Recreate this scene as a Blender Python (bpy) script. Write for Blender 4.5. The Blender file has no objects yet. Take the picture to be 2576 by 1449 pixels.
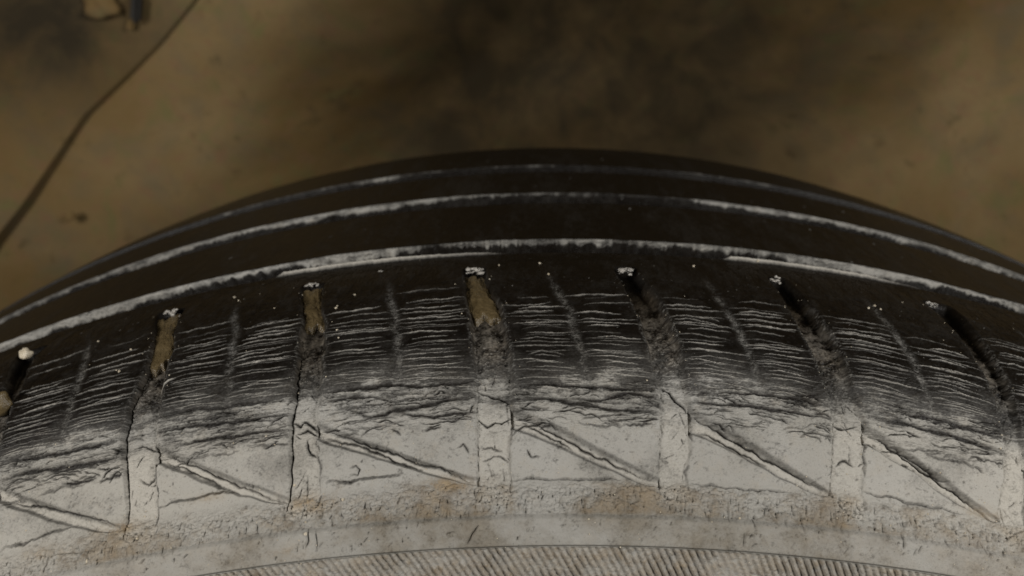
import bpy, math, random
import numpy as np

rng = np.random.default_rng(7)
random.seed(7)
sc = bpy.context.scene
col = sc.collection

# ------------------------------------------------------------------ camera
CH = 0.34773                                   # camera height above the wheel axis
YAW, PITCH, ROLL = 0.020655, -0.267707, 0.027985
FPX, CX, CY = 2100.0, 1288.0, 724.5
def rot(yaw, pitch, roll):
    a, b = math.cos(yaw), math.sin(yaw); c, d = math.cos(pitch), math.sin(pitch); e, f = math.cos(roll), math.sin(roll)
    return (np.array([[a, -b, 0], [b, a, 0], [0, 0, 1]]) @ np.array([[1, 0, 0], [0, c, -d], [0, d, c]])
            @ np.array([[e, 0, f], [0, 1, 0], [-f, 0, e]]))
M = rot(YAW, PITCH, ROLL)
CAM = np.array([0, 0, CH])
from mathutils import Matrix, Vector
cam_d = bpy.data.cameras.new("camera")
cam = bpy.data.objects.new("camera", cam_d); col.objects.link(cam)
r, fo, u = M[:, 0], M[:, 1], M[:, 2]
cam.matrix_world = Matrix(((r[0], u[0], -fo[0], 0), (r[1], u[1], -fo[1], 0), (r[2], u[2], -fo[2], CH), (0, 0, 0, 1)))
cam_d.sensor_width = 36; cam_d.lens = FPX / 2576 * 36
cam_d.clip_start = 0.004; cam_d.clip_end = 20
cam_d.dof.use_dof = True; cam_d.dof.focus_distance = 0.117; cam_d.dof.aperture_fstop = 26
sc.camera = cam

# ------------------------------------------------------------------ light
W = bpy.data.worlds.new("World"); sc.world = W; W.use_nodes = True
W.node_tree.nodes["Background"].inputs[0].default_value = (1.0, 0.93, 0.82, 1)
W.node_tree.nodes["Background"].inputs[1].default_value = 0.035
def lamp(name, loc, aim, size, power, colr):
    d = bpy.data.lights.new(name, 'AREA'); d.size = size; d.energy = power; d.color = colr; d.shape = 'DISK'
    o = bpy.data.objects.new(name, d); col.objects.link(o); o.location = loc
    o.rotation_euler = (Vector(aim) - Vector(loc)).to_track_quat('-Z', 'Y').to_euler()
    return o
lamp("lamp", (-0.38, -0.16, 0.44), (0, 0.12, 0.29), 0.20, 2.0, (1.0, 0.97, 0.93))
lamp("lamp", (0.40, -0.16, 0.46), (0, 0.12, 0.29), 0.20, 2.5, (1.0, 0.98, 0.95))
sc.view_settings.view_transform = 'Standard'; sc.view_settings.look = 'None'
sc.view_settings.exposure = 0; sc.view_settings.gamma = 1

# ------------------------------------------------------------------ materials
def mat(name):
    m = bpy.data.materials.new(name); m.use_nodes = True
    nt = m.node_tree; return m, nt, nt.nodes["Principled BSDF"]
def N(nt, kind, **kw):
    n = nt.nodes.new(kind)
    for k, v in kw.items(): setattr(n, k, v)
    return n
def mix(nt, fac, a, b):
    n = N(nt, 'ShaderNodeMix', data_type='RGBA')
    for i, v in ((0, fac), (6, a), (7, b)):
        if hasattr(v, 'is_output'): nt.links.new(v, n.inputs[i])
        else: n.inputs[i].default_value = v if i == 0 else (*v, 1)
    return n.outputs[2]
def mth(nt, op, a, b=None, c=None):
    n = N(nt, 'ShaderNodeMath', operation=op)
    for i, v in enumerate((a, b, c)):
        if v is None: continue
        if hasattr(v, 'is_output'): nt.links.new(v, n.inputs[i])
        else: n.inputs[i].default_value = v
    return n.outputs[0]
def noise(nt, co, scale, detail=4, rough=.6, dist=0):
    n = N(nt, 'ShaderNodeTexNoise'); n.inputs['Scale'].default_value = scale; n.inputs['Detail'].default_value = detail
    n.inputs['Roughness'].default_value = rough; n.inputs['Distortion'].default_value = dist
    nt.links.new(co, n.inputs['Vector']); return n.outputs['Fac']
def ramp(nt, v, lo, hi):
    n = N(nt, 'ShaderNodeMapRange'); n.inputs[1].default_value = lo; n.inputs[2].default_value = hi
    nt.links.new(v, n.inputs[0]); return n.outputs[0]

def rubber_material():
    m, nt, b = mat("dusty_rubber")
    co = N(nt, 'ShaderNodeTexCoord').outputs['Object']
    at = lambda a: N(nt, 'ShaderNodeAttribute', attribute_name=a).outputs['Fac']
    dust_shading, mud, pale = at('dust_shading'), at('mud'), at('pale')
    fine = noise(nt, co, 2600, 5, .7); med = noise(nt, co, 420, 5, .65); big = noise(nt, co, 60, 4, .6)
    d = mth(nt, 'ADD', dust_shading, mth(nt, 'MULTIPLY', mth(nt, 'SUBTRACT', fine, .5), mth(nt, 'MULTIPLY', mth(nt, 'MULTIPLY', dust_shading, mth(nt, 'SUBTRACT', 1.25, dust_shading)), 2.6)))
    d = mth(nt, 'MINIMUM', mth(nt, 'MAXIMUM', d, 0), 1)
    rub = mix(nt, ramp(nt, med, .3, .75), (.0036, .0027, .0019), (.0075, .0058, .0042))
    dst = mix(nt, ramp(nt, big, .3, .7), (.276, .264, .236), (.322, .312, .288))
    dst = mix(nt, mth(nt, 'MULTIPLY', ramp(nt, med, .52, .75), .5), dst, (.30, .268, .22))
    dst = mix(nt, at('soil_shade'), dst, (.178, .169, .146))
    dst = mix(nt, pale, dst, (.40, .376, .33))
    dst = mix(nt, mth(nt, 'MULTIPLY', ramp(nt, fine, .56, .8), .55), dst, (.17, .15, .125))
    c = mix(nt, d, rub, dst)
    mudc = mix(nt, ramp(nt, med, .3, .7), (.17, .12, .068), (.31, .245, .165))
    c = mix(nt, mth(nt, 'MINIMUM', mth(nt, 'MULTIPLY', mud, mth(nt, 'ADD', .45, med)), 1), c, mudc)
    nt.links.new(c, b.inputs['Base Color'])
    nt.links.new(mth(nt, 'ADD', .34, mth(nt, 'MULTIPLY', mth(nt, 'POWER', d, .5), .6)), b.inputs['Roughness'])
    b.inputs['Specular IOR Level'].default_value = .13
    bp = N(nt, 'ShaderNodeBump'); bp.inputs['Strength'].default_value = .5; bp.inputs['Distance'].default_value = .00035
    hgt = mth(nt, 'ADD', mth(nt, 'MULTIPLY', med, .8), mth(nt, 'MULTIPLY', fine, .45))
    nt.links.new(hgt, bp.inputs['Height']); nt.links.new(bp.outputs[0], b.inputs['Normal'])
    return m
RUB = rubber_material()

def simple(name, c1, c2, scale, rough, spec=.3, bump=.0004):
    m, nt, b = mat(name); co = N(nt, 'ShaderNodeTexCoord').outputs['Object']
    n = noise(nt, co, scale, 6, .65, .3); n2 = noise(nt, co, scale * 6, 4, .6)
    c = mix(nt, ramp(nt, n, .32, .68), c1, c2)
    c = mix(nt, mth(nt, 'MULTIPLY', ramp(nt, n2, .5, .8), .5), c, tuple(x * .6 for x in c1))
    nt.links.new(c, b.inputs['Base Color']); b.inputs['Roughness'].default_value = rough
    b.inputs['Specular IOR Level'].default_value = spec
    bp = N(nt, 'ShaderNodeBump'); bp.inputs['Strength'].default_value = .6; bp.inputs['Distance'].default_value = bump
    nt.links.new(n2, bp.inputs['Height']); nt.links.new(bp.outputs[0], b.inputs['Normal'])
    return m
MUD = simple("brown_mud", (.070, .050, .022), (.125, .092, .046), 420, .26, .5)
GRIT = simple("grey_grit", (.16, .145, .12), (.60, .57, .52), 1500, .22, .6)
GRAIN = simple("sand_grain", (.42, .35, .24), (.60, .54, .43), 900, .4, .5)
DARK = simple("dark_plastic", (.012, .011, .009), (.022, .019, .015), 60, .7)

# ------------------------------------------------------------------ tyre profile
CP = [(.205, .122), (.215, .113), (.232, .1065), (.255, .1018), (.272, .0998), (.2842, .1003), (.2881, .1016), (.2893, .1036),
      (.2909, .1064), (.2948, .1083), (.2990, .1104), (.3046, .1162), (.3087, .1250), (.3110, .1330), (.3123, .1403), (.3136, .1597),
      (.3173, .1947), (.3201, .2254), (.3206, .2482), (.3200, .272), (.3150, .300), (.3050, .322), (.2850, .335), (.25, .338), (.205, .325)]
cp = np.array(CP)
seg = np.r_[0, np.cumsum(np.hypot(*np.diff(cp, axis=0).T))]
S0 = np.linspace(0, seg[-1], 16000); ds = S0[1]
pr = np.stack([np.interp(S0, seg, cp[:, 0]), np.interp(S0, seg, cp[:, 1])], 1)
def smooth(a, sig):
    k = int(sig * 4); x = np.arange(-k, k + 1); w = np.exp(-.5 * (x / sig) ** 2); w /= w.sum()
    return np.convolve(np.pad(a, k, mode='edge'), w, 'valid')
sharp = np.clip((S0 - np.interp(.1075, pr[2000:9000, 1], S0[2000:9000])) / .006, 0, 1)      # softer over the shoulder and tread
for c in (0, 1):
    a1 = smooth(pr[:, c], .0005 / ds); a2 = smooth(pr[:, c], .0028 / ds)
    pr[:, c] = a1 * (1 - sharp) + a2 * sharp
PR, PD = pr[:, 0], pr[:, 1]
tR, tD = np.gradient(PR), np.gradient(PD); tl = np.hypot(tR, tD); tR, tD = tR / tl, tD / tl
NR, ND = tD, -tR                                # outward normal (towards -d on the sidewall, outwards on the tread)
def surf(s, th, h):
    R = np.interp(s, S0, PR) + np.interp(s, S0, NR) * h; D = np.interp(s, S0, PD) + np.interp(s, S0, ND) * h
    return np.stack([R * np.sin(th), D + 0 * th, R * np.cos(th)], -1)
# view row on the middle meridian for every s: the working coordinate "yc"
TH0 = 0.02
q = (surf(S0, TH0 + 0 * S0, 0) - CAM) @ M
YC0 = CY - FPX * q[:, 2] / q[:, 1]
iG = int(np.argmin(np.abs(YC0 - 1700) + 1e6 * (S0 > .13))); iTop = int(np.argmin(YC0))
s_of_yc = lambda y: np.interp(-np.asarray(y, float), -YC0[iG:iTop], S0[iG:iTop])
yc_of_s = lambda s: np.interp(s, S0, YC0)
# photograph point -> (yc, theta) on the real surface
mono = slice(int(np.argmin(PD[:8000])), iTop)
dd = np.linspace(PD[mono.start] + 1e-5, .262, 9000); RofD = np.interp(dd, PD[mono], PR[mono]); SofD = np.interp(dd, PD[mono], S0[mono])
def at(x, y):
    v = M @ np.array([(x - CX) / FPX, 1, (CY - y) / FPX])
    t = dd / v[1]; X = v[0] * t; Z = CH + v[2] * t
    ins = np.hypot(X, Z) < RofD
    i = int(np.argmax(ins)) if ins.any() else len(dd) - 1
    return float(yc_of_s(SofD[i])), math.atan2(X[i], Z[i])
PT, TE, TN = 0.08667, -0.20268, None

# ------------------------------------------------------------------ fine grid of sidewall and shoulder
Y_LOW, Y_SEAM = 1640.0, 606.0
s_low = float(s_of_yc(Y_LOW))
dline = lambda d: float(np.interp(d, PD[mono], S0[mono]))
sC, sB, sB0 = dline(.1597), dline(.1947), dline(.2254)
GW = .0088
s_seam = sC - GW * .45                          # seam of the two grids lies on the floor of the first groove
yrows = np.arange(1640, 1460, -3.2).tolist() + np.arange(1460, 1060, -1.8).tolist() + np.arange(1060, 700, -1.15).tolist() + np.arange(700, 655, -1.75).tolist()
srows = s_of_yc(np.array(yrows))
extra = np.linspace(srows[-1], s_seam, 70)[1:]
SR = np.r_[srows, extra]
TA, TB, DT = -.385, .385, .00043
TC = np.arange(TA, TB, DT)
ni, nj = len(SR), len(TC)
YR = yc_of_s(SR)
SS, TT = np.meshgrid(SR, TC, indexing='ij'); YY = np.repeat(YR[:, None], nj, 1)
def row(y): return np.interp(-y, -YR, np.arange(ni))
def colm(t): return (t - TA) / DT
def fnoise(shape, p=1.4, ax=1., ay=1., hp=0., seed=0):
    g = np.random.default_rng(seed); a = g.normal(size=shape)
    fy = np.fft.fftfreq(shape[0])[:, None] * ay; fx = np.fft.rfftfreq(shape[1])[None] * ax
    f = np.sqrt(fx ** 2 + fy ** 2); f[0, 0] = 1
    w = f ** -p; w[f < hp] = 0; w[0, 0] = 0
    o = np.fft.irfft2(np.fft.rfft2(a) * w, s=shape); return o / o.std()
sst = lambda a, b, x: (lambda t: t * t * (3 - 2 * t))(np.clip((x - a) / (b - a), 0, 1))
n_big = fnoise((ni, nj), 1.6, seed=1, hp=.004); n_med = fnoise((ni, nj), 1.1, seed=2, hp=.015); n_fin = fnoise((ni, nj), .5, seed=3, hp=.05)
n_hor = fnoise((ni, nj), 1.3, ax=4.5, ay=1, seed=4, hp=.02); n_str = fnoise((ni, nj), .85, ax=6, ay=1, seed=6, hp=.06); n_ver = fnoise((ni, nj), 1.2, ax=1, ay=3.5, seed=5, hp=.03)

H = np.zeros((ni, nj)); CR = np.zeros((ni, nj)); LT = np.zeros((ni, nj))
# --- transverse shoulder grooves, traced edge pairs
GRV = {0: ([(318, 1312), (312, 1200), (308, 1100), (335, 1000), (368, 930), (388, 860), (396, 795)], [(395, 1295), (393, 1120), (402, 1000), (415, 930), (430, 870), (441, 800)]),
       1: ([(728, 1250), (727, 1100), (738, 1000), (750, 900), (763, 800), (765, 712)], [(802, 1242), (798, 1080), (802, 1000), (812, 900), (817, 815), (803, 725)]),
       2: ([(1202, 1215), (1200, 1080), (1196, 980), (1192, 870), (1182, 780), (1168, 685)], [(1283, 1222), (1286, 1030), (1288, 930), (1273, 840), (1252, 765), (1215, 690)]),
       3: ([(1656, 1208), (1660, 1000), (1640, 900), (1610, 790), (1553, 682)], [(1729, 1222), (1735, 1040), (1725, 940), (1692, 830), (1650, 750), (1600, 685)]),
       4: ([(2090, 1240), (2095, 1050), (2062, 920), (2002, 800), (1938, 700)], [(2166, 1244), (2175, 1075), (2145, 980), (2095, 850), (2030, 760), (1975, 705)]),
       5: ([(2512, 1305), (2530, 1150), (2490, 960), (2405, 830), (2330, 762)], [(2576, 1290), (2574, 1150), (2545, 1000), (2470, 860), (2380, 765)])}
def edge_fn(pts):
    a = np.array([at(*p) for p in pts]); o = np.argsort(-a[:, 0]); a = a[o]
    return a
KS = range(-3, 9)
EDG = {}
for k, (l, rr) in GRV.items(): EDG[k] = (edge_fn(l), edge_fn(rr))
def groove_edges(k, y):
    kk = min(max(k, 0), 4 if k > 5 else 5); sh = (k - kk) * PT
    L, R = EDG[kk]
    return np.interp(-y, -L[:, 0], L[:, 1]) + sh, np.interp(-y, -R[:, 0], R[:, 1]) + sh
Y_D = 676
gdepth = np.interp(-YR, [-1260, -1215, -1080, -980, -900, -760, -700, -Y_D + 0, -Y_D + 10], [0, .0002, .0005, .0007, .0010, .0018, .0023, .0017, 0])[:, None]
GM = np.zeros((ni, nj)); GE = np.zeros((ni, nj)); BL = np.full((ni, nj), -99, int)
ledge, redge = {}, {}
jit = lambda seed, amp: smooth(np.random.default_rng(seed).normal(size=ni + 0), 5) * amp * 3
for k in KS:
    L, R = groove_edges(k, YR); L = L + jit(50 + k, .00035); R = R + jit(80 + k, .0006)
    ledge[k], redge[k] = L, R
    w = np.interp(-YR, [-1100, -900, -760], [.0007, .0011, .0017])[:, None]
    a = sst(0, 1, (TT - (L[:, None] - w)) / (2 * w)) * sst(0, 1, ((R[:, None] + 1.4 * w) - TT) / (2.8 * w))
    a = a * ((YY > Y_D - 6) & (YY < 1265))
    GM = np.maximum(GM, a)
    GE = np.maximum(GE, np.exp(-((TT - R[:, None] - .0012) / .0012) ** 2) + .8 * np.exp(-((TT - L[:, None] + .0012) / .0010) ** 2))
for k in list(KS)[:-1]:
    inside = (TT >= (redge[k] + 0)[:, None]) & (TT < (ledge[k + 1])[:, None]); BL[inside] = k
H -= GM * gdepth
# shaded sliver at the left edge of every groove, cut in and painted dark
SL = np.zeros((ni, nj))
for k in KS:
    wd = np.interp(-YR, [-1240, -1100, -1000, -900, -800], [.0002, .0008, .0009, .0005, .0002])[:, None] * (1.0 if k < 2 else .35)
    SL = np.maximum(SL, np.exp(-((TT - ledge[k][:, None] - wd * .8) / np.maximum(wd, 1e-5)) ** 2 * 1.2) * ((YY > 800) & (YY < 1243)) * (1.0 if k < 2 else .25) * np.clip(.85 + .35 * n_med, .2, 1.2))
H -= SL * .0006

# --- diagonal notch in every block
NT = {-1: ([(-60, 1225), (0, 1240), (150, 1272), (312, 1312)], [(-60, 1262), (0, 1282), (150, 1310), (285, 1336)]),
      0: ([(396, 1122), (500, 1168), (620, 1215), (727, 1252)], [(398, 1165), (500, 1208), (600, 1246), (705, 1268)]),
      1: ([(802, 1066), (900, 1103), (1050, 1156), (1197, 1206)], [(802, 1112), (900, 1138), (1050, 1186), (1190, 1222)]),
      2: ([(1288, 1026), (1400, 1074), (1520, 1134), (1652, 1202)], [(1290, 1078), (1400, 1118), (1510, 1176), (1630, 1222)]),
      3: ([(1738, 1030), (1850, 1092), (1970, 1164), (2087, 1234)], [(1742, 1086), (1850, 1138), (1960, 1202), (2065, 1248)]),
      4: ([(2178, 1066), (2290, 1142), (2400, 1222), (2512, 1302)], [(2182, 1116), (2290, 1182), (2390, 1256), (2490, 1310)])}
NTC = {k: (np.array([at(*p) for p in a]), np.array([at(*p) for p in b])) for k, (a, b) in NT.items() if k >= 0}
NM = np.zeros((ni, nj)); NU = np.zeros((ni, nj)); NLW = np.zeros((ni, nj)); NF = np.zeros((ni, nj))
for k in range(-3, 8):
    kk = min(max(k, 0), 4); A, B = NTC[kk]; sh = (k - kk) * PT
    t0, t1 = redge[k][int(row(1080))] - .0006, ledge[k + 1][int(row(1215))] + .0008
    wob = jit(200 + k, 1)
    jj = np.where((TC > t0) & (TC < t1))[0]
    if len(jj) == 0: continue
    wob = smooth(np.random.default_rng(300 + k).normal(size=len(jj)), 6)
    yu = np.interp(TC[jj], A[:, 1] + sh, A[:, 0]) + wob * 5; yl = np.interp(TC[jj], B[:, 1] + sh, B[:, 0]) + wob[::-1] * 6
    yl = np.maximum(yl, yu + 8)
    y = YY[:, jj]; wid = np.maximum((yl - yu)[None], 6)
    f = (y - yu[None]) / wid                    # 0 at the upper edge, 1 at the lower edge
    prof = np.where(f < .45, sst(-.12, .45, f), 1) * (1 - sst(.93, 1.10, f))
    NM[:, jj] = np.maximum(NM[:, jj], prof); NU[:, jj] = np.maximum(NU[:, jj], np.exp(-((f - .10) / .22) ** 2))
    NLW[:, jj] = np.maximum(NLW[:, jj], np.exp(-((f - 1.0) / .10) ** 2)); NF[:, jj] = np.maximum(NF[:, jj], sst(.35, .5, f) * (1 - sst(.85, 1, f)))
H -= NM * np.interp(-YR, [-1300, -1215, -1040, -1000], [.0002, .0005, .0012, .0012])[:, None]

# --- cracks stamped as furrows
def stamp(A, yc, th, w, val):
    """yc, th: dense samples of one crack; w: half width in cells; val: strength per sample"""
    i, j = row(yc), colm(th); rad = int(math.ceil(np.max(w) * 2.2))
    i0, j0 = np.round(i).astype(int), np.round(j).astype(int)
    for di in range(-rad, rad + 1):
        for dj in range(-rad, rad + 1):
            ii, jj = i0 + di, j0 + dj; ok = (ii >= 0) & (ii < ni) & (jj >= 0) & (jj < nj)
            v = val * np.exp(-((ii - i) ** 2 + (jj - j) ** 2) / np.maximum(w, .3) ** 2)
            np.maximum.at(A, (ii[ok], jj[ok]), v[ok])
def crack(A, pts, w=1.2, val=1., wig=3., raw=False, seed=None):
    P = np.array(pts if raw else [at(*p) for p in pts], float)
    xy = np.stack([row(P[:, 0]), colm(P[:, 1])], 1)
    L = np.r_[0, np.cumsum(np.hypot(*np.diff(xy, axis=0).T))]; n = max(int(L[-1] / .6), 3)
    t = np.linspace(0, L[-1], n); g = np.random.default_rng(seed if seed is not None else rng.integers(1 << 30))
    wy = smooth(g.normal(size=n), 7) * 5 * wig * .5 + smooth(g.normal(size=n), 2) * wig * .45
    i = np.interp(t, L, xy[:, 0]) + wy; j = np.interp(t, L, xy[:, 1])
    taper = np.minimum(1, np.minimum(t, L[-1] - t) / (L[-1] * .22 + 1e-9)) ** .6
    ww = w * (.55 + .45 * taper) * (1 + .35 * np.clip(smooth(g.normal(size=n), 5) * 3, -1, 1))
    stamp(A, np.interp(i, np.arange(ni), YR), TA + j * DT, np.maximum(ww, .5), val * (.35 + .65 * taper))
DEEP = [  # long dark cracks seen above the block faces, at the block feet and in the notches
    ([(890, 1062), (960, 1045), (1000, 1030), (1060, 1022), (1120, 1008), (1190, 1000)], 2.4, 1.), ([(1000, 1040), (1090, 1050), (1150, 1040), (1200, 1036)], 1.7, 1.),
    ([(440, 1120), (520, 1105), (600, 1095), (660, 1085), (722, 1082)], 2.0, 1.), ([(400, 1085), (500, 1068), (590, 1062), (720, 1040)], 1.6, .9),
    ([(0, 1210), (60, 1190), (110, 1182), (180, 1172), (250, 1160), (310, 1150)], 2.4, 1.), ([(0, 1165), (100, 1148), (200, 1130), (305, 1110)], 1.8, .9),
    ([(120, 1190), (200, 1175), (240, 1168)], 1.8, .9), ([(1300, 1000), (1380, 1004), (1460, 1016), (1540, 1030), (1650, 1038)], 2.2, 1.),
    ([(1440, 1000), (1500, 1005), (1580, 990), (1655, 1000)], 1.8, .9), ([(1750, 1012), (1850, 1018), (1950, 1030), (2090, 1052)], 2.0, 1.),
    ([(1800, 985), (1900, 990), (2000, 1004), (2080, 1020)], 1.6, .9), ([(2200, 1055), (2300, 1070), (2400, 1098), (2530, 1140)], 2.6, 1.),
    ([(2230, 1030), (2330, 1048), (2440, 1078), (2535, 1110)], 1.6, .8), ([(820, 985), (900, 978), (1000, 968), (1080, 972), (1190, 960)], 1.7, .9),
    ([(820, 1010), (880, 1000), (960, 998)], 1.6, .9), ([(1320, 965), (1420, 968), (1520, 975), (1650, 985)], 1.7, .9), ([(400, 1050), (480, 1030), (580, 1020), (715, 1005)], 1.6, .8),
    # cracks across the groove floors
    ([(1200, 985), (1225, 990), (1240, 1000), (1280, 1010)], 1.2, .9), ([(1202, 1060), (1225, 1072), (1245, 1062), (1262, 1068), (1285, 1052)], 1.2, .9),
    ([(735, 1060), (752, 1075), (762, 1060), (785, 1072), (798, 1090)], 1.4, 1.), ([(745, 1095), (770, 1080), (797, 1105)], 1.2, .9), ([(770, 1110), (775, 1140), (795, 1160)], 1., .8),
    ([(330, 1130), (350, 1120), (390, 1135)], 1.1, .8), ([(1662, 975), (1685, 985), (1700, 1005), (1730, 1030)], 1.2, .9), ([(2098, 1070), (2120, 1082), (2160, 1070)], 1.2, .8),
    ([(2105, 1165), (2130, 1160), (2150, 1172)], 1.0, .8), ([(1210, 1130), (1235, 1126), (1262, 1140)], .9, .7), ([(1215, 1165), (1240, 1150), (1280, 1160)], .9, .7), ([(345, 1210), (370, 1222), (390, 1200)], .9, .7),
    # feet of the blocks
    ([(395, 1278), (450, 1262), (520, 1250), (560, 1238), (600, 1246)], 1.1, .9), ([(820, 1208), (880, 1216), (910, 1205), (980, 1200), (1010, 1192)], 1.2, .9),
    ([(1290, 1205), (1350, 1200), (1420, 1206), (1500, 1203), (1560, 1208)], 1.1, .9), ([(1740, 1215), (1800, 1222), (1880, 1228), (1990, 1240)], 1.1, .9),
    ([(2170, 1240), (2240, 1252), (2320, 1268), (2420, 1290)], 1.1, .9), ([(0, 1382), (60, 1370), (130, 1340), (190, 1325)], 1.2, .8),
    ([(60, 1405), (150, 1392), (250, 1385)], .9, .6),
    # notch floors
    ([(415, 1150), (500, 1185), (600, 1228), (720, 1262)], 1.0, .9), ([(410, 1165), (470, 1190), (560, 1228)], 1.2, .8), ([(815, 1085), (900, 1115), (1000, 1150), (1100, 1180), (1190, 1212)], 1.1, 1.),
    ([(815, 1100), (900, 1125), (980, 1158), (1060, 1185)], 1.2, .9), ([(1300, 1050), (1380, 1085), (1480, 1140), (1560, 1180), (1645, 1208)], 1.1, 1.), ([(1310, 1062), (1380, 1100), (1440, 1135)], 1.0, .8),
    ([(1750, 1055), (1850, 1110), (1950, 1170), (2080, 1240)], 1.1, 1.), ([(1760, 1085), (1850, 1130), (1930, 1180)], 1.0, .8), ([(2195, 1095), (2290, 1162), (2400, 1240), (2500, 1306)], 1.1, 1.),
    ([(2240, 1120), (2320, 1175), (2390, 1222)], 1.0, .8), ([(0, 1262), (80, 1275), (180, 1295), (300, 1322)], 1.1, .9),
    # small chips in the faces
    ([(880, 1180), (895, 1172), (905, 1180), (900, 1195), (880, 1192)], .9, .7), ([(1325, 1135), (1335, 1148), (1355, 1150)], 1., .7), ([(1150, 1128), (1165, 1120), (1180, 1140)], 1., .7),
    ([(672, 1130), (690, 1120), (700, 1108)], 1., .7), ([(2520, 1180), (2545, 1172)], .9, .6), ([(2275, 1170), (2290, 1165)], .9, .7), ([(1175, 1370), (1190, 1340), (1205, 1320)], .9, .7),
    ([(775, 1330), (778, 1360), (770, 1385)], 1., .7), ([(795, 1335), (800, 1365), (798, 1385)], .8, .6), ([(2270, 1340), (2268, 1385)], .9, .6), ([(1870, 1340), (1868, 1370)], .8, .5)]
for n, (pts, w, v) in enumerate(DEEP): crack(CR, pts, w * (2.3 if w > 1.5 else 1.25), min(v * 1.1, 1), 2.2, seed=1000 + n)
g = np.random.default_rng(11)
for k in range(-3, 8):                          # dense short dark cracks where the face bends over
    t0, t1 = redge[k], ledge[k + 1]
    for n in range(60):
        y = 965 + 112 * g.random(); i = int(row(y)); lo, hi = t0[i] + .0005, t1[i] - .0005
        a = lo + (hi - lo) * g.random(); ln = (.004 + .022 * g.random() ** 1.4)
        b = min(a + ln, hi); dy = g.normal() * 5 - (hi - lo) * 0
        sl = -10 * g.random()
        crack(CR, [(y, a), (y + sl * .5 + dy * .5, (a + b) / 2), (y + dy, b)], .9 + 1.3 * g.random() ** 1.5, .45 + .55 * g.random(), 3.2, raw=True)
    for n in range(9):                         # hairlines over groove floors
        y = 960 + 270 * g.random(); i = int(row(y)); lo, hi = ledge[k][i] + .0016, redge[k][i] - .0005
        a = lo + (hi - lo) * g.random(); b = np.clip(a + g.normal() * .004, lo, hi)
        crack(CR, [(y, a), (y + g.normal() * 22, b)], .65, .35 + .4 * g.random(), 1.5, raw=True)
    for n in range(26):                         # light crack lips in the black rubber
        pass
    mid = lambda yy: None
    ys = np.arange(714, 992, 7.6)
    for y in ys:
        for half in (0, 1):
            if g.random() < .10: continue
            i = int(row(y)); lo, hi = t0[i] + .0004, t1[i] - .0004; c = (lo + hi) / 2 + .001 * g.normal()
            a, b = (lo, c) if half == 0 else (c, hi); L = b - a
            a2 = a + L * g.random() ** 2 * .35; b2 = b - L * g.random() ** 2 * .35
            if y < 800 and g.random() < (800 - y) / 110: continue
            y0 = y + g.normal() * 2.6; sag = 2.2 * g.normal() - 1; tilt = g.normal() * 2.5 + (y - 800) * .05 - 3 + max(k - 1, 0) * 2.2
            crack(LT, [(y0, a2), (y0 - 2 + sag * .6, (a2 * 2 + b2) / 3), (y0 + sag * .6 + tilt * .4, (a2 + 2 * b2) / 3), (y0 + tilt, b2)], .54 + .14 * g.random(), .25 + .75 * g.random() ** .9, .9, raw=True)
crack(LT, [(396, 985), (410, 968), (425, 958), (442, 951)], 1.1, 1., 1.)
for k in KS:                                    # ragged chipped edges beside the grooves
    for arr, off_, lo_, vv in ((redge[k], .0004, 1045, .75), (ledge[k], -.0001, 990, .40 if k > 1 else .2)):
        y = lo_
        while y < 1232:
            e = min(y + 18 + 60 * g.random(), 1240); m_ = (y + e) / 2
            tt = [np.interp(-v, -YR, arr) + off_ + g.normal() * .0003 for v in (y, m_, e)]
            crack(CR, [(y, tt[0]), (m_, tt[1]), (e, tt[2])], .7 + .8 * g.random() * (off_ > 0), vv * (.3 + .7 * g.random()), 1.8, raw=True); y = e - 4 + 14 * g.random()
shelf = sst(1205, 1228, YY) * (1 - sst(1284, 1300, YY))
ringm = sst(1290, 1306, YY) * (1 - sst(1366, 1374, YY))
for n in range(1000):                           # short vertical cracks in the caked dirt on the shelf
    y = 1225 + 62 * g.random(); t = TA + (TB - TA) * g.random()
    crack(CR, [(y, t), (y + 6 + 16 * g.random(), t + g.normal() * .0008)], .6 + .7 * g.random(), (.12 + .5 * g.random() ** 1.5), 1.6, raw=True)
for n in range(150):
    y = 1308 + 50 * g.random(); t = TA + (TB - TA) * g.random()
    crack(CR, [(y, t), (y - 4 - 14 * g.random(), t + abs(g.normal()) * .0015)], .55 + .5 * g.random(), .2 + .45 * g.random(), 1.2, raw=True)
for n in range(420):                            # pits over the block faces
    y = 1060 + 140 * g.random(); t = TA + (TB - TA) * g.random()
    crack(CR, [(y, t), (y + g.normal() * 5, t + g.normal() * .0012)], .6 + .6 * g.random(), .15 + .35 * g.random(), 1., raw=True)
H -= CR * .00050
H += LT * .00016 - np.roll(LT, -2, 0) * .00014

# --- shelf, ring, serrations
H += shelf * (n_med * .00006 + n_ver * .00006 + np.maximum(n_big, 0) * .00010)
H += ringm * .0005
H -= np.exp(-((YY - 1287) / 13) ** 2) * .00022
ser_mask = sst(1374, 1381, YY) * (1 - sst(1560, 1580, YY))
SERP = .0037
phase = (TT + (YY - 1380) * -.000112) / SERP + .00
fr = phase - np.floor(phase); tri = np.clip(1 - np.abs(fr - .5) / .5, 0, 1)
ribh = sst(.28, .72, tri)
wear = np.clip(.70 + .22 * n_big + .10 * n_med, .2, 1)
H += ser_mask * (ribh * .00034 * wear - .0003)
SERI = np.where((ser_mask > .5) & (ribh > .35), np.floor(phase).astype(int), -9999)
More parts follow.
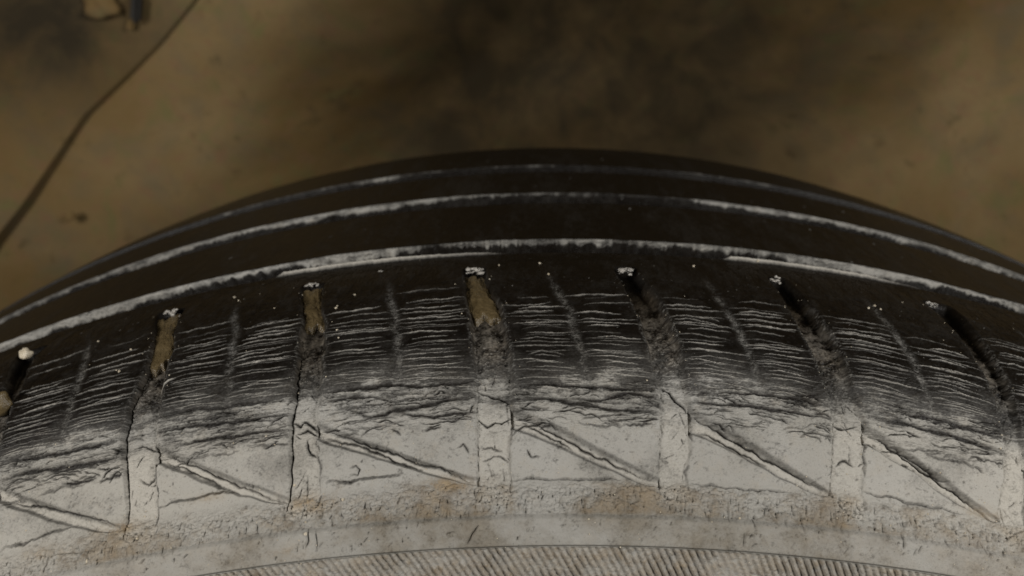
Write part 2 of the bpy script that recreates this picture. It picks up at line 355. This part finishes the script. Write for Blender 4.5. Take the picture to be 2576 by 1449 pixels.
# --- faint sipe strip down the middle of every block
ST = np.zeros((ni, nj))
for k in list(KS)[:-1]:
    c = (redge[k] + ledge[k + 1]) / 2 + np.interp(-YR, [-1000, -720], [.0022, -.0015]) + jit(400 + k, .0006)
    ST = np.maximum(ST, np.exp(-((TT - c[:, None]) / .0020) ** 2) * sst(675, 740, YY) * (1 - sst(960, 1010, YY)))
H -= ST * .00015
rough_zone = sst(930, 985, YY) * (1 - sst(1060, 1110, YY))
H += rough_zone * (n_hor * .00006 + n_str * .00007 + n_med * .00003) * (1 - GM) + GM * sst(800, 900, YY) * n_med * .00006 + (1 - sst(1000, 1050, YY)) * n_med * .00002
H += n_med * .000018 * (1 - ringm * .4) + n_big * .00002
# near lip of the first groove
lx = np.array([at(x_, y_)[1] for x_, y_ in [(715, 668), (745, 659), (1000, 635), (1220, 616), (1290, 608), (1785, 612), (1815, 624), (2130, 660), (2300, 700)]])
lipT = np.interp(TC, lx, [0, 1.3, 1.3, .8, 0, 0, 1.3, 1.2, 0])[None]
LIP = np.exp(-((SS - (sC - GW + .0002)) / .00042) ** 2) * lipT
H += LIP * .0011
H -= sst(sC - GW - .0002, sC - GW + .0012, SS) * .0065
# dirt, with sheen, glint and shade painted in: grey dust on the sidewall, worn clean black rubber over the shoulder
edge = 957 + 16 * n_big + 10 * n_hor - GM * 18 + np.abs(TT) * 60
up = YY - edge
dust_shading = sst(-14, 62, up + 13 * n_str * (1 - GM * .5) + 9 * n_med) * .76 + .21 * sst(-125, 40, up + 8 * n_hor + 5 * n_str) ** 1.2  # second term paints a grey sheen over the shoulder
dust_shading = np.maximum(dust_shading, LT * np.clip(1.05 + .16 * n_fin, 0, 1) * sst(680, 760, YY))
dust_shading = np.maximum(dust_shading, ST * np.clip(.15 + .13 * n_fin + .08 * n_hor, 0, .6))
speck = np.clip((n_fin - 1.0) * .5, 0, 1)
dust_shading = np.maximum(dust_shading, (GM * sst(700, 840, YY) * np.clip(.13 + .12 * n_med, 0, 1)) + speck * GM * sst(780, 850, YY) * .7)
dust_shading = np.maximum(dust_shading, GE * np.clip(.03 + .20 * n_fin, 0, .8) * sst(700, 800, YY))
dust_shading = dust_shading * (1 - np.clip(1.15 * CR, 0, 1) * (.50 + .44 * (1 - sst(1130, 1240, YY)))) * (1 - .62 * SL)
dust_shading = dust_shading * (1 - .38 * NU) * (1 - .42 * NLW)  # upper notch wall darkened to paint its shade; lower edge is a crack
dust_shading = dust_shading - shelf * np.clip(.03 + .06 * n_ver, 0, .3)
dust_shading -= np.exp(-((YY - 1287) / 14) ** 2) * .12 + ser_mask * (1 - ribh) * .17  # first term paints the shade in the recess above the ring
dust_shading -= sst(1000, 1060, YY) * (np.clip((n_med - 1.2) * .22, 0, .4) + np.clip((n_fin - 1.6) * .3, 0, .4))
dust_shading = np.clip(dust_shading, .0, 1)
dust_shading = np.maximum(dust_shading, np.clip(LIP * 1.4, 0, 1))  # bright glint painted along the groove lip
dust_shading = np.maximum(dust_shading, np.clip(.006 + .010 * n_med + .006 * n_big, 0, .06))
dust_shading *= 1 - np.clip(.09 * n_big + .05 * n_med + .03 * n_fin, -.14, .28)
dust_shading = np.clip(dust_shading, 0, 1)
few = fnoise((ni, nj), .35, seed=9, hp=.08)
dust_shading = np.maximum(dust_shading, np.clip((few - 3.0) * .8, 0, .8) * (YY < 900))
pale = np.clip(GM * sst(985, 1060, YY) * .42 + NF * .55 + (sst(.10, .25, TT) * .55 + (1 - sst(-.19, -.05, TT)) * .45) * sst(980, 1040, YY) * (1 - .5 * sst(1212, 1290, YY)) + LIP * 2 + LT * 1.2 * (YY < 985), 0, 1)  # left and right sides paled to paint light falloff; lip glint whitened too
mud = np.zeros((ni, nj))
soil_shade = np.clip((sst(1225, 1300, YY) * (1 - ser_mask)) * (.55 + .22 * n_big) * np.exp(-(TT / .19) ** 4) + .10 * np.maximum(n_big, 0), 0, .9) * sst(1000, 1100, YY)  # dirt, with the mid ring toned darker to paint the light falloff
def patch(x, y, rx, ry, v):
    yc, th = at(x, y); return v * np.exp(-((row(YY[:, :1]) - row(yc)) / ry) ** 2 - ((TC[None] - th) / DT / rx) ** 2)
for x, y, rx, ry, v in [(785, 1268, 26, 12, 1.), (1130, 1225, 36, 12, .85), (300, 1330, 26, 10, .85), (1600, 1225, 24, 8, .35), (2120, 1260, 22, 9, .5), (100, 1400, 36, 14, .4), (720, 1390, 36, 12, .28),
                        (2470, 1290, 20, 8, .6), (520, 1255, 20, 7, .35), (1180, 1420, 80, 16, .35), (1700, 1420, 120, 16, .25)]:
    mud = np.maximum(mud, patch(x, y, rx, ry, v) * np.clip(.9 + .35 * n_med, .2, 1.4))
mud = np.maximum(mud, shelf * np.clip(.20 + .16 * n_big + .08 * n_med, 0, .7))
mud = np.maximum(mud, np.clip(ser_mask * (.28 + .12 * n_med) + ringm * np.clip(.10 + .08 * n_big, 0, .3), 0, .7))
mud = np.maximum(mud, GM * sst(690, 740, YY) * (1 - sst(850, 950, YY)) * np.clip(.10 + .06 * n_med, 0, .3))
MUDG = {0: (795, 925), 1: (735, 822), 2: (700, 800), 3: (712, 800)}
H += mud * .0001

# ------------------------------------------------------------------ mesh builders
def new_obj(name, verts, quads, m, parent=None, attrs=None, smooth_=True):
    me = bpy.data.meshes.new(name); nv, nq = len(verts), len(quads)
    me.vertices.add(nv); me.vertices.foreach_set('co', np.ascontiguousarray(verts, np.float32).ravel())
    me.loops.add(nq * 4); me.loops.foreach_set('vertex_index', np.ascontiguousarray(quads, np.int32).ravel())
    me.polygons.add(nq); me.polygons.foreach_set('loop_start', np.arange(0, nq * 4, 4, dtype=np.int32))
    if smooth_: me.polygons.foreach_set('use_smooth', np.ones(nq, bool))
    me.update(calc_edges=True)
    for a, v in (attrs or {}).items():
        t = me.attributes.new(a, 'FLOAT', 'POINT'); t.data.foreach_set('value', np.ascontiguousarray(v, np.float32))
    me.materials.append(m)
    o = bpy.data.objects.new(name, me); col.objects.link(o)
    if parent: o.parent = parent
    return o
def tag(o, label=None, cat=None, group=None, kind=None):
    if label: o['label'] = label
    if cat: o['category'] = cat
    if group: o['group'] = group
    if kind: o['kind'] = kind
    return o
def carve(P, LAB, names, attrs, parent):
    """split a grid of quads by label into one mesh per label"""
    a, b = P.shape[:2]; idx = np.arange(a * b).reshape(a, b)
    Q = np.stack([idx[:-1, :-1], idx[:-1, 1:], idx[1:, 1:], idx[1:, :-1]], -1).reshape(-1, 4)
    lab = LAB.ravel(); V = P.reshape(-1, 3); order = np.argsort(lab, kind='stable'); ul, st = np.unique(lab[order], return_index=True)
    st = np.r_[st, len(lab)]; out = {}
    for n, l in enumerate(ul):
        qq = Q[order[st[n]:st[n + 1]]]; us, inv = np.unique(qq, return_inverse=True)
        out[l] = new_obj(names(l), V[us], inv.reshape(-1, 4), RUB, parent, {k: v.ravel()[us] for k, v in attrs.items()})
    return out

tyre = bpy.data.objects.new("tyre", None); col.objects.link(tyre); tyre.empty_display_size = .05
tag(tyre, "worn black tyre with a dusty grey cracked sidewall and grooved shoulder blocks", "tyre")

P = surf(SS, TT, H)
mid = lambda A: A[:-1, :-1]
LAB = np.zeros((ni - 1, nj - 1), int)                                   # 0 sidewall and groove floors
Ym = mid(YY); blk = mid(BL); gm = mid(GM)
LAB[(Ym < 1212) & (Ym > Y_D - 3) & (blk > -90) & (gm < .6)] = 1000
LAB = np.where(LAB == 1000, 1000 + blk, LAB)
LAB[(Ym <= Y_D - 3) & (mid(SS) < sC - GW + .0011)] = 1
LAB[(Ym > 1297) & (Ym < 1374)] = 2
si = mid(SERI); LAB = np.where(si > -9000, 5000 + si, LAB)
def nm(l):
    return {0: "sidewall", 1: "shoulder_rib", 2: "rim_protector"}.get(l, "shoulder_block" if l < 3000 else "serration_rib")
carve(P, LAB, nm, dict(dust_shading=dust_shading, mud=mud, pale=pale, soil_shade=soil_shade), tyre)

# ------------------------------------------------------------------ tread ribs beyond the first groove
def dense(a, b, st): return np.arange(a, b, st)
rows = [np.array([s_seam])]
prev = s_seam
for sg in (sC, sB, sB0):
    if sg != sC: rows.append(dense(prev, sg - GW - .0015, .0009)); rows.append(dense(sg - GW - .0015, sg - GW + .0025, .00022)); rows.append(dense(sg - GW + .0025, sg - .0032, .0008))
    rows += [dense(max(sg - .0032, s_seam), sg - .0012, .0003), dense(sg - .0012, sg + .0006, .00004)]; prev = sg + .0006
rows.append(np.linspace(prev, S0[-1], 150))
S2 = np.unique(np.concatenate(rows)); T2 = np.arange(-.60, .60, .0011)
SS2, TT2 = np.meshgrid(S2, T2, indexing='ij'); sh2 = SS2.shape
m1 = fnoise(sh2, 1.2, ax=1.5, ay=2, seed=21, hp=.01); m2 = fnoise(sh2, .6, seed=22, hp=.05); m4 = fnoise(sh2, .9, ax=4, ay=.3, seed=27, hp=.03); m3 = fnoise(sh2, .8, ax=1, ay=.45, seed=26, hp=.03); m1d = fnoise((1, len(T2)), 1.1, seed=23, hp=.004)[0]; m1e = fnoise((1, len(T2)), .5, seed=24, hp=.02)[0]
LINES = [[(0, 866, 1), (300, 758, 1), (640, 676, 1), (740, 655, .75), (1000, 615, .7), (1060, 605, .55), (1095, 604, .1), (1130, 600, .6), (1330, 590, .55), (1360, 590, .15), (1420, 590, .6), (1760, 603, .65), (1800, 606, .6), (2100, 648, .6), (2160, 665, 1), (2576, 770, 1)],
         [(0, 790, .7), (100, 743, .8), (500, 609, 1), (900, 523, 1), (1100, 500, .8), (1250, 489, .55), (1400, 484, .3), (1520, 484, .12), (1720, 496, .1), (1760, 502, .8), (2000, 538, 1), (2300, 613, 1), (2576, 701, .75)],
         [(300, 640, 0), (480, 572, .15), (580, 530, .35), (740, 490, .4), (770, 483, .7), (1000, 440, .65), (1015, 438, .05), (1050, 434, .35), (1150, 426, .35), (1165, 424, 0), (1240, 418, .3), (1390, 414, .3), (1400, 414, 0), (1680, 424, 0), (1720, 430, .25), (1780, 440, .3), (1850, 447, .1), (1930, 462, .35), (1960, 466, 0), (2050, 490, .15), (2120, 505, 0)]]
H2 = np.zeros(sh2); D2 = np.zeros(sh2); LAB2 = np.full((sh2[0] - 1, sh2[1] - 1), 10)
S2m = SS2[:-1, :-1]
for n, sg in enumerate((sC, sB, sB0)):
    jf = (m1d * .00010 + m1e * .00003)[None] if n == 0 else (np.roll(m1d, 300 * n) * .00004 + np.roll(m1e, 200 * n) * .000012)[None]
    near = sst(sg - GW - .0002, sg - GW + .0012, SS2); far = sst(sg - .0010 + jf, sg + .0002 + jf, SS2)
    H2 -= .0065 * near * (1 - far)
    wall = np.exp(-((SS2 - (sg - .00045) - jf) / .0008) ** 2)
    tx = np.array([at(x_, y_)[1] for x_, y_, v_ in LINES[n]]); vx = np.array([v_ for *_, v_ in LINES[n]])
    cov = np.interp(T2, tx, vx); cov = np.clip(cov * (1 + (1 - cov) * (.5 * m1e + .5 * m1d)), 0, 1)  # lines weakened mid-tread, painting the dimmer light there into their colour
    dep = ((.0004, .0003, .0002)[n] + (.0012, .0009, .0005)[n] * np.clip(cov, 0, 1) ** .9)[None] * (1 + .30 * np.roll(m1d, 150 * n)[None] + .10 * m1e[None] + (.05 + .25 * (n == 0) * (1 - cov[None])) * m3)
    depth = .0065 * (1 - far)
    wall = (1 - sst(dep * .6, dep * 1.05, depth)) * (SS2 > sg - .0012 + jf) * (1 - sst(sg + .00005, sg + .0003, SS2 - jf))
    D2 = np.maximum(D2, wall * np.clip(cov[None] ** 1.25 * ((.74, .58, .42)[n] + .14 * m3 + .18 * m4 + .08 * m1), 0, 1))
    LAB2[S2m > sg - .0006] = 11 + n
for sg in (sB, sB0): LAB2[(S2m > sg - GW + .0008) & (S2m <= sg - .0006)] = 10
H2 += m1 * .00003
few2 = fnoise(sh2, .3, seed=25, hp=.08); D2 = np.maximum(D2, np.clip((few2 - 3.2), 0, .7))
D2 = np.clip(np.maximum(D2, np.clip(.004 + .009 * m1 + .006 * m2, 0, .05)), 0, 1)
P2 = surf(SS2, TT2, H2)
LAB2 = np.where(S2m > float(np.interp(.252, PD[mono], S0[mono])), 10, LAB2)
carve(P2, LAB2, lambda l: "tread_rib" if l > 10 else "tread_base", dict(dust_shading=D2, mud=np.zeros(sh2), pale=np.zeros(sh2)), tyre)

# ------------------------------------------------------------------ rest of the tyre, out of the picture: one coarse casing
def casing(sa, ta, tb, smax):
    h = np.zeros((len(sa), len(ta)))
    s, t = np.meshgrid(sa, ta, indexing='ij'); y = yc_of_s(s)
    f = (t - TE) / PT; f = f - np.floor(f); g_ = (f < .14) & (y < 1212) & (y > Y_D) & (s < sC)
    h -= g_ * np.interp(-y, [-1212, -980, -760], [.0003, .0012, .0045])
    for sg in (sC, sB, sB0): h -= .0065 * ((s > sg - GW) & (s < sg))
    d = sst(945, 1010, y + 14 * fnoise(h.shape, 1., ax=.6, ay=2, seed=41)) * .9 * (s < sC)
    new = surf(s, t, h); a, b = h.shape; idx = np.arange(a * b).reshape(a, b)
    Q = np.stack([idx[:-1, :-1], idx[:-1, 1:], idx[1:, 1:], idx[1:, :-1]], -1).reshape(-1, 4)
    return new_obj("casing", new.reshape(-1, 3), Q, RUB, tyre, dict(dust_shading=d.ravel(), mud=0 * d.ravel(), pale=0 * d.ravel()))
casing(np.r_[np.linspace(0, s_low, 14), np.linspace(s_low, s_seam, 60)[1:]], np.r_[np.linspace(TC[-1], 2 * math.pi + TC[0], 1100)], 0, 0)
casing(np.linspace(s_seam, S0[-1], 110), np.linspace(T2[-1], 2 * math.pi + T2[0], 330), 0, 0)
casing(np.linspace(0, s_low, 14), np.linspace(TC[0], TC[-1], 160), 0, 0)

# ------------------------------------------------------------------ mud and grit lodged in the grooves
def world_at(x, y, lift=0., cap=-1.):
    yc, th = at(x, y); s = float(s_of_yc(yc)); i, j = int(round(row(yc))), int(round(colm(th)))
    h = H[min(max(i, 0), ni - 1), min(max(j, 0), nj - 1)]
    return surf(np.array(s), np.array(th), max(h, cap) + lift), s, th
import bmesh
from mathutils import noise as mnoise
def clod(name, p, size, m, seed, parent=None, sub=2, smooth_=False):
    bm = bmesh.new(); bmesh.ops.create_icosphere(bm, subdivisions=sub, radius=1)
    o = Vector((seed * 7.3, seed * 3.1, 0))
    for v in bm.verts:
        d = 1 + .45 * mnoise.noise(v.co * 1.3 + o) + .25 * mnoise.noise(v.co * 3.1 + o)
        v.co = Vector((v.co.x * size[0], v.co.y * size[1], v.co.z * size[2])) * d
    me = bpy.data.meshes.new(name); bm.to_mesh(me); bm.free(); me.materials.append(m)
    if smooth_: me.polygons.foreach_set('use_smooth', np.ones(len(me.polygons), bool))
    ob = bpy.data.objects.new(name, me); col.objects.link(ob); ob.location = p
    if parent: ob.parent = parent; ob.location = (0, 0, 0) if p is None else p
    return ob
CL = [(425, 788, 24, 12, "bright wet grit at the top of the groove farthest left with brown mud"), (785, 716, 24, 10, "pale ragged grit capping the straight upright brown mud streak"),
      (1192, 680, 30, 14, "large glinting grit clump capping the widest leaning brown mud streak"), (1572, 682, 26, 15, "dull grey grit clump in the groove right of the picture's middle"),
      (1948, 702, 22, 15, "crumbly grey grit cluster in the second groove from the right"), (2347, 766, 20, 9, "white glinting grit clump nearest the right edge below the pale groove line"),
      (957, 688, 13, 6, "small flat grey chip between two brown mud streaks"), (458, 797, 10, 5, "tiny pinkish chip right of the leftmost glinting grit")]
for n, (x, y, w, hh, lab) in enumerate(CL):
    p, s, th = world_at(x, y, .0004, -.0006); d = float(np.linalg.norm(p - CAM)); px = d / FPX
    root = bpy.data.objects.new("grit_clump", None); col.objects.link(root); root.location = p; root.rotation_euler = (0, th, 0)
    root.empty_display_size = .002
    tag(root, lab, "grit", "grit lodged at the groove tops")
    g2 = random.Random(n)
    cnt = 3 if w < 14 else 14
    for q_ in range(cnt):
        r0 = px * (w * .12 + hh * .16) * g2.uniform(.35, 1.25)
        clod("grit_grain", (px * w * .75 * g2.uniform(-.8, .8), g2.uniform(-1, 1) * px * hh * .8, px * hh * g2.uniform(-.3, .55)), (r0 * g2.uniform(.7, 1.7), r0 * g2.uniform(.6, 1.2), r0 * g2.uniform(.4, .9)), GRIT, n * 10 + q_ + 1, root, 1)
p, s, th = world_at(66, 893, .0006, -.0004); st = clod("pebble", p, (.0011, .0009, .0010), GRAIN, 91, None, 3, True); tag(st, "rounded whitish pebble caught at the groove top nearest the left edge", "pebble", "pebbles caught at the left edge of the tyre")
p, s, th = world_at(8, 1022, .0009, -.0004); st = clod("pebble", p, (.0017, .0013, .0022), MUD, 57, None, 3, True); tag(st, "larger pinkish brown pebble cut off by the left edge of the picture", "pebble", "pebbles caught at the left edge of the tyre")
# brown mud streaks on the floors of the three left grooves
ML = {0: "narrow brown mud streak leaning in the groove farthest left", 1: "short upright brown mud streak in the second groove from the left", 2: "broad brown mud streak leaning left in the middle groove"}
for k, (ya, yb) in {0: (800, 925), 1: (735, 822), 2: (700, 800)}.items():
    xs = {0: (425, 412), 1: (785, 790), 2: (1195, 1230)}[k]
    y0, y1 = at(xs[0], ya)[0], at(xs[1], yb)[0]
    yy = np.linspace(y0 - 13, y1 + 4, 60); uu = np.linspace(-.04, 1.04, 40)
    L, R = groove_edges(k, yy); w = R - L
    jl = smooth(np.random.default_rng(600 + k).normal(size=60), 4) * .25; jr = smooth(np.random.default_rng(700 + k).normal(size=60), 4) * .25
    e0 = np.linspace(0, 1, 60)[:, None] + smooth(np.random.default_rng(820 + k).normal(size=40), 3)[None] * .14
    ends = sst(-.10, .0, e0) * (1 - sst(.84, 1.0, e0))
    U = (uu[None] - .5) * (1 + (jl + jr)[:, None] * .5) + .5 + (jl * .3)[:, None]
    t = L[:, None] + U * w[:, None]; s = np.repeat(s_of_yc(yy)[:, None], 40, 1)
    hb = -np.interp(-yy, [-1215, -1080, -980, -900, -760, -700, -Y_D], [.0002, .0005, .0007, .0010, .0018, .0023, .0017])[:, None]
    fill = np.interp(np.linspace(0, 1, 60), [0, .5, 1], [.0016, .0018, .0012])[:, None]
    bump_ = fnoise((60, 40), 1.3, seed=800 + k) * .00009
    h = hb - .0004 + fill * ends * (1 - (2 * np.abs(uu - .5)) ** 4 * .12)[None] + bump_
    V = surf(s, t, h); idx = np.arange(2400).reshape(60, 40)
    Q = np.stack([idx[:-1, :-1], idx[:-1, 1:], idx[1:, 1:], idx[1:, :-1]], -1).reshape(-1, 4)
    tag(new_obj("mud_streak", V.reshape(-1, 3), Q, MUD), ML[k], "mud", "brown mud streaks in the grooves")

# loose sand grains lying on the dusty sidewall: nobody could count them
def grains():
    bm = bmesh.new(); g3 = random.Random(5)
    fixed = [(1390, 552, 5), (1398, 546, 4), (2082, 604, 4), (1120, 575, 4), (1108, 565, 3), (1358, 662, 4.5), (1380, 690, 4), (2185, 776, 4.5), (2200, 770, 5), (2215, 778, 4), (590, 748, 4), (600, 756, 3), (690, 775, 3), (845, 775, 4), (848, 830, 4), (852, 850, 3.5), (848, 770, 3), (300, 935, 4.5), (330, 880, 4), (1745, 670, 4), (740, 1222, 3.6), (862, 1256, 4), (345, 1355, 4), (217, 1410, 5), (770, 1342, 4.5), (2335, 1293, 3), (1862, 1303, 3), (768, 1312, 3), (668, 1097, 3), (588, 1115, 2), (892, 741, 4), (1255, 668, 3), (248, 860, 3.5),
             (1480, 1305, 2.5), (2820 - 700, 1292, 2.2), (1560, 1380, 2.2), (293, 932, 3), (2270, 762, 2), (1745, 672, 3), (1906, 662, 5)]
    rnd = [(g3.uniform(0, 2576), g3.uniform(1060, 1440), g3.uniform(.9, 2.0)) for _ in range(140)] + [(g3.uniform(0, 2576), g3.uniform(640, 1000), g3.uniform(.8, 1.7)) for _ in range(45)]
    for k in range(0, 6):
        for side in (0, 1):
            for (xa, ya), (xb, yb) in zip(GRV[k][side][:-1], GRV[k][side][1:]):
                if yb > 985: continue
                for q_ in range(4):
                    f_ = g3.random(); rnd.append((xa + (xb - xa) * f_ + g3.gauss(8 if side else -5, 9), ya + (yb - ya) * f_, g3.uniform(.7, 1.7) if g3.random() < .9 else g3.uniform(2., 3.5)))
    for x, y, r_ in fixed + rnd:
        yc, th = at(x, y)
        if yc > 1600 or yc < 625: continue
        p, s, th = world_at(x, y, 0); rad = r_ * (.75 if y < 1000 else 1) * float(np.linalg.norm(p - CAM)) / FPX
        res = bmesh.ops.create_icosphere(bm, subdivisions=1, radius=rad, matrix=Matrix.Translation(Vector(p)))
        for v in res['verts']: v.co += Vector([g3.uniform(-.25, .25) * rad for _ in range(3)])
    me = bpy.data.meshes.new("sand"); bm.to_mesh(me); bm.free(); me.materials.append(GRAIN)
    o = bpy.data.objects.new("sand", me); col.objects.link(o)
    tag(o, "scattered pale sand grains lying on the tyre", "sand", kind="stuff")
grains()

# ------------------------------------------------------------------ wheel arch liner behind the tyre
def liner_material():
    m, nt, b = mat("muddy_liner"); mp = N(nt, 'ShaderNodeMapping'); mp.inputs['Scale'].default_value = (1, .12, 1)
    nt.links.new(N(nt, 'ShaderNodeTexCoord').outputs['Object'], mp.inputs['Vector']); co = mp.outputs['Vector']
    big = noise(nt, co, 9, 5, .6, .6); med = noise(nt, co, 34, 5, .62, .4); fine = noise(nt, co, 420, 4, .7)
    c = mix(nt, ramp(nt, big, .35, .65), (.142, .088, .029), (.195, .135, .062))
    c = mix(nt, mth(nt, 'MULTIPLY', ramp(nt, med, .48, .72), .55), c, (.105, .092, .060))
    hue = noise(nt, co, 55, 3, .6, .8); hue2 = noise(nt, co, 130, 3, .6, .5)
    c = mix(nt, mth(nt, 'MULTIPLY', ramp(nt, hue, .54, .72), .6), c, (.125, .118, .042)); c = mix(nt, mth(nt, 'MULTIPLY', ramp(nt, hue2, .54, .72), .5), c, (.185, .098, .052))
    c = mix(nt, mth(nt, 'MULTIPLY', ramp(nt, noise(nt, co, 75, 3, .6), .62, .74), .6), c, (.062, .045, .018))
    c = mix(nt, mth(nt, 'MULTIPLY', ramp(nt, fine, .55, .8), .35), c, (.05, .036, .018))
    c = mix(nt, mth(nt, 'MULTIPLY', N(nt, 'ShaderNodeAttribute', attribute_name='grime_shade').outputs['Fac'], ramp(nt, med, -.2, .6)), c, (.030, .022, .011))
    nt.links.new(c, b.inputs['Base Color']); b.inputs['Roughness'].default_value = .85; b.inputs['Specular IOR Level'].default_value = .2
    bp = N(nt, 'ShaderNodeBump'); bp.inputs['Strength'].default_value = .4; bp.inputs['Distance'].default_value = .0009
    nt.links.new(med, bp.inputs['Height']); nt.links.new(bp.outputs[0], b.inputs['Normal'])
    return m
LIN = liner_material()
DL = .42
def wall_xz(x, y, d=DL):
    v = M @ np.array([(x - CX) / FPX, 1, (CY - y) / FPX]); t = d / v[1]; return v[0] * t, CH + v[2] * t
liner = bpy.data.objects.new("wheel_arch_liner", None); col.objects.link(liner); liner.location = (0, DL, 0)
tag(liner, "muddy brown wheel arch liner with a dark curved seam behind the tyre", "wheel arch liner")
seam = np.array([wall_xz(*p) for p in [(620, -260), (490, 0), (400, 110), (320, 190), (215, 290), (130, 420), (70, 510), (0, 600), (-90, 740), (-200, 940), (-330, 1240)]])
def seam_x(z): o = np.argsort(seam[:, 1]); return np.interp(z, seam[o, 1], seam[o, 0])
zz = np.linspace(-.12, .66, 210)
def panel(name, left, off):
    u_ = np.linspace(0, 1, 190) ** (1.0)
    sx = seam_x(zz)
    x = (-.75 + (sx - .0006 + .75)[:, None] * u_[None]) if left else (sx + .0010)[:, None] + (.75 - sx - .0010)[:, None] * u_[None]
    z = np.repeat(zz[:, None], 190, 1)
    rr_ = fnoise(x.shape, 2.2, seed=31 + left); n_edge = fnoise(x.shape, 2.0, seed=77) * .75
    e = (1 - u_) if left else u_
    lip = np.exp(-(e[None] * np.abs(x[:, -1:] - x[:, :1]) / .0035) ** 2)
    y = off - rr_ * .002 + .0012 * sst(0, 1, lip) - 0.0 * x
    if not left:                                # dished pocket added so its hollow keeps light off the panel's middle
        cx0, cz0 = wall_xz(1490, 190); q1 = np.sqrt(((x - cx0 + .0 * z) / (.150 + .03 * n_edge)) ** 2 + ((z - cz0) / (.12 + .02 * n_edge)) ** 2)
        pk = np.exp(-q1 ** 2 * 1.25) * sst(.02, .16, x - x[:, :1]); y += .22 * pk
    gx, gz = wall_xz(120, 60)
    gr = np.exp(-((x - gx) / .06) ** 2 - ((z - gz) / .04) ** 2) * 1.1 if left else np.clip(1.5 * pk, 0, .9)  # left: dark mottling; right: shade painted into the pocket
    V = np.stack([x, y, z], -1).reshape(-1, 3); idx = np.arange(x.size).reshape(x.shape)
    Q = np.stack([idx[:-1, :-1], idx[:-1, 1:], idx[1:, 1:], idx[1:, :-1]], -1).reshape(-1, 4)
    return new_obj(name, V, Q, LIN, liner, dict(grime_shade=gr.ravel()))
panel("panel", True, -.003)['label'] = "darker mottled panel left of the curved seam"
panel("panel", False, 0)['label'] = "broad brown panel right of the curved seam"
def lbox(name, c, size, m, rz=0, bev=.002):
    bm = bmesh.new(); bmesh.ops.create_cube(bm, size=1)
    for v in bm.verts: v.co = Vector((v.co.x * size[0], v.co.y * size[1], v.co.z * size[2]))
    bmesh.ops.bevel(bm, geom=bm.edges[:], offset=bev, segments=2, affect='EDGES')
    me = bpy.data.meshes.new(name); bm.to_mesh(me); bm.free(); me.materials.append(m)
    o = bpy.data.objects.new(name, me); col.objects.link(o); o.parent = liner; o.location = c; o.rotation_euler = (0, rz, 0); return o
zs = zz; xs_ = seam_x(zs); nrm = np.stack([np.gradient(zs), -np.gradient(xs_)], 1); nrm /= np.linalg.norm(nrm, axis=1)[:, None]
V = np.concatenate([np.stack([xs_ + nrm[:, 0] * k, np.full_like(zs, .0034), zs + nrm[:, 1] * k], 1)[:, None] for k in (-.010, 0, .010)], 1)
idx = np.arange(len(zs) * 3).reshape(-1, 3); Q = np.stack([idx[:-1, :-1], idx[:-1, 1:], idx[1:, 1:], idx[1:, :-1]], -1).reshape(-1, 4)
new_obj("backing_strip", V.reshape(-1, 3), Q, LIN, liner, dict(grime_shade=np.full(idx.size, .15)))
bx, bz = wall_xz(245, 8, DL - .006)
clod("clip", (bx, -.003, bz), (.0085, .0045, .0075), LIN, 33, liner, 3, True)
sx_, sz_ = wall_xz(348, 22, DL - .004)
lbox("tab", (sx_, -.006, sz_), (.0045, .006, .013), DARK, math.radians(12), .0015)
for x, y, w, h_, a in [(330, 62, .003, .006, 30), (180, 545, .006, .004, -20)]:
    a_, b_ = wall_xz(x, y, DL - .004); lbox("tab", (a_, -.0045, b_), (w, .003, h_), LIN, math.radians(a), .001)
print("verts", sum(len(m.vertices) for m in bpy.data.meshes), "polys", sum(len(m.polygons) for m in bpy.data.meshes))
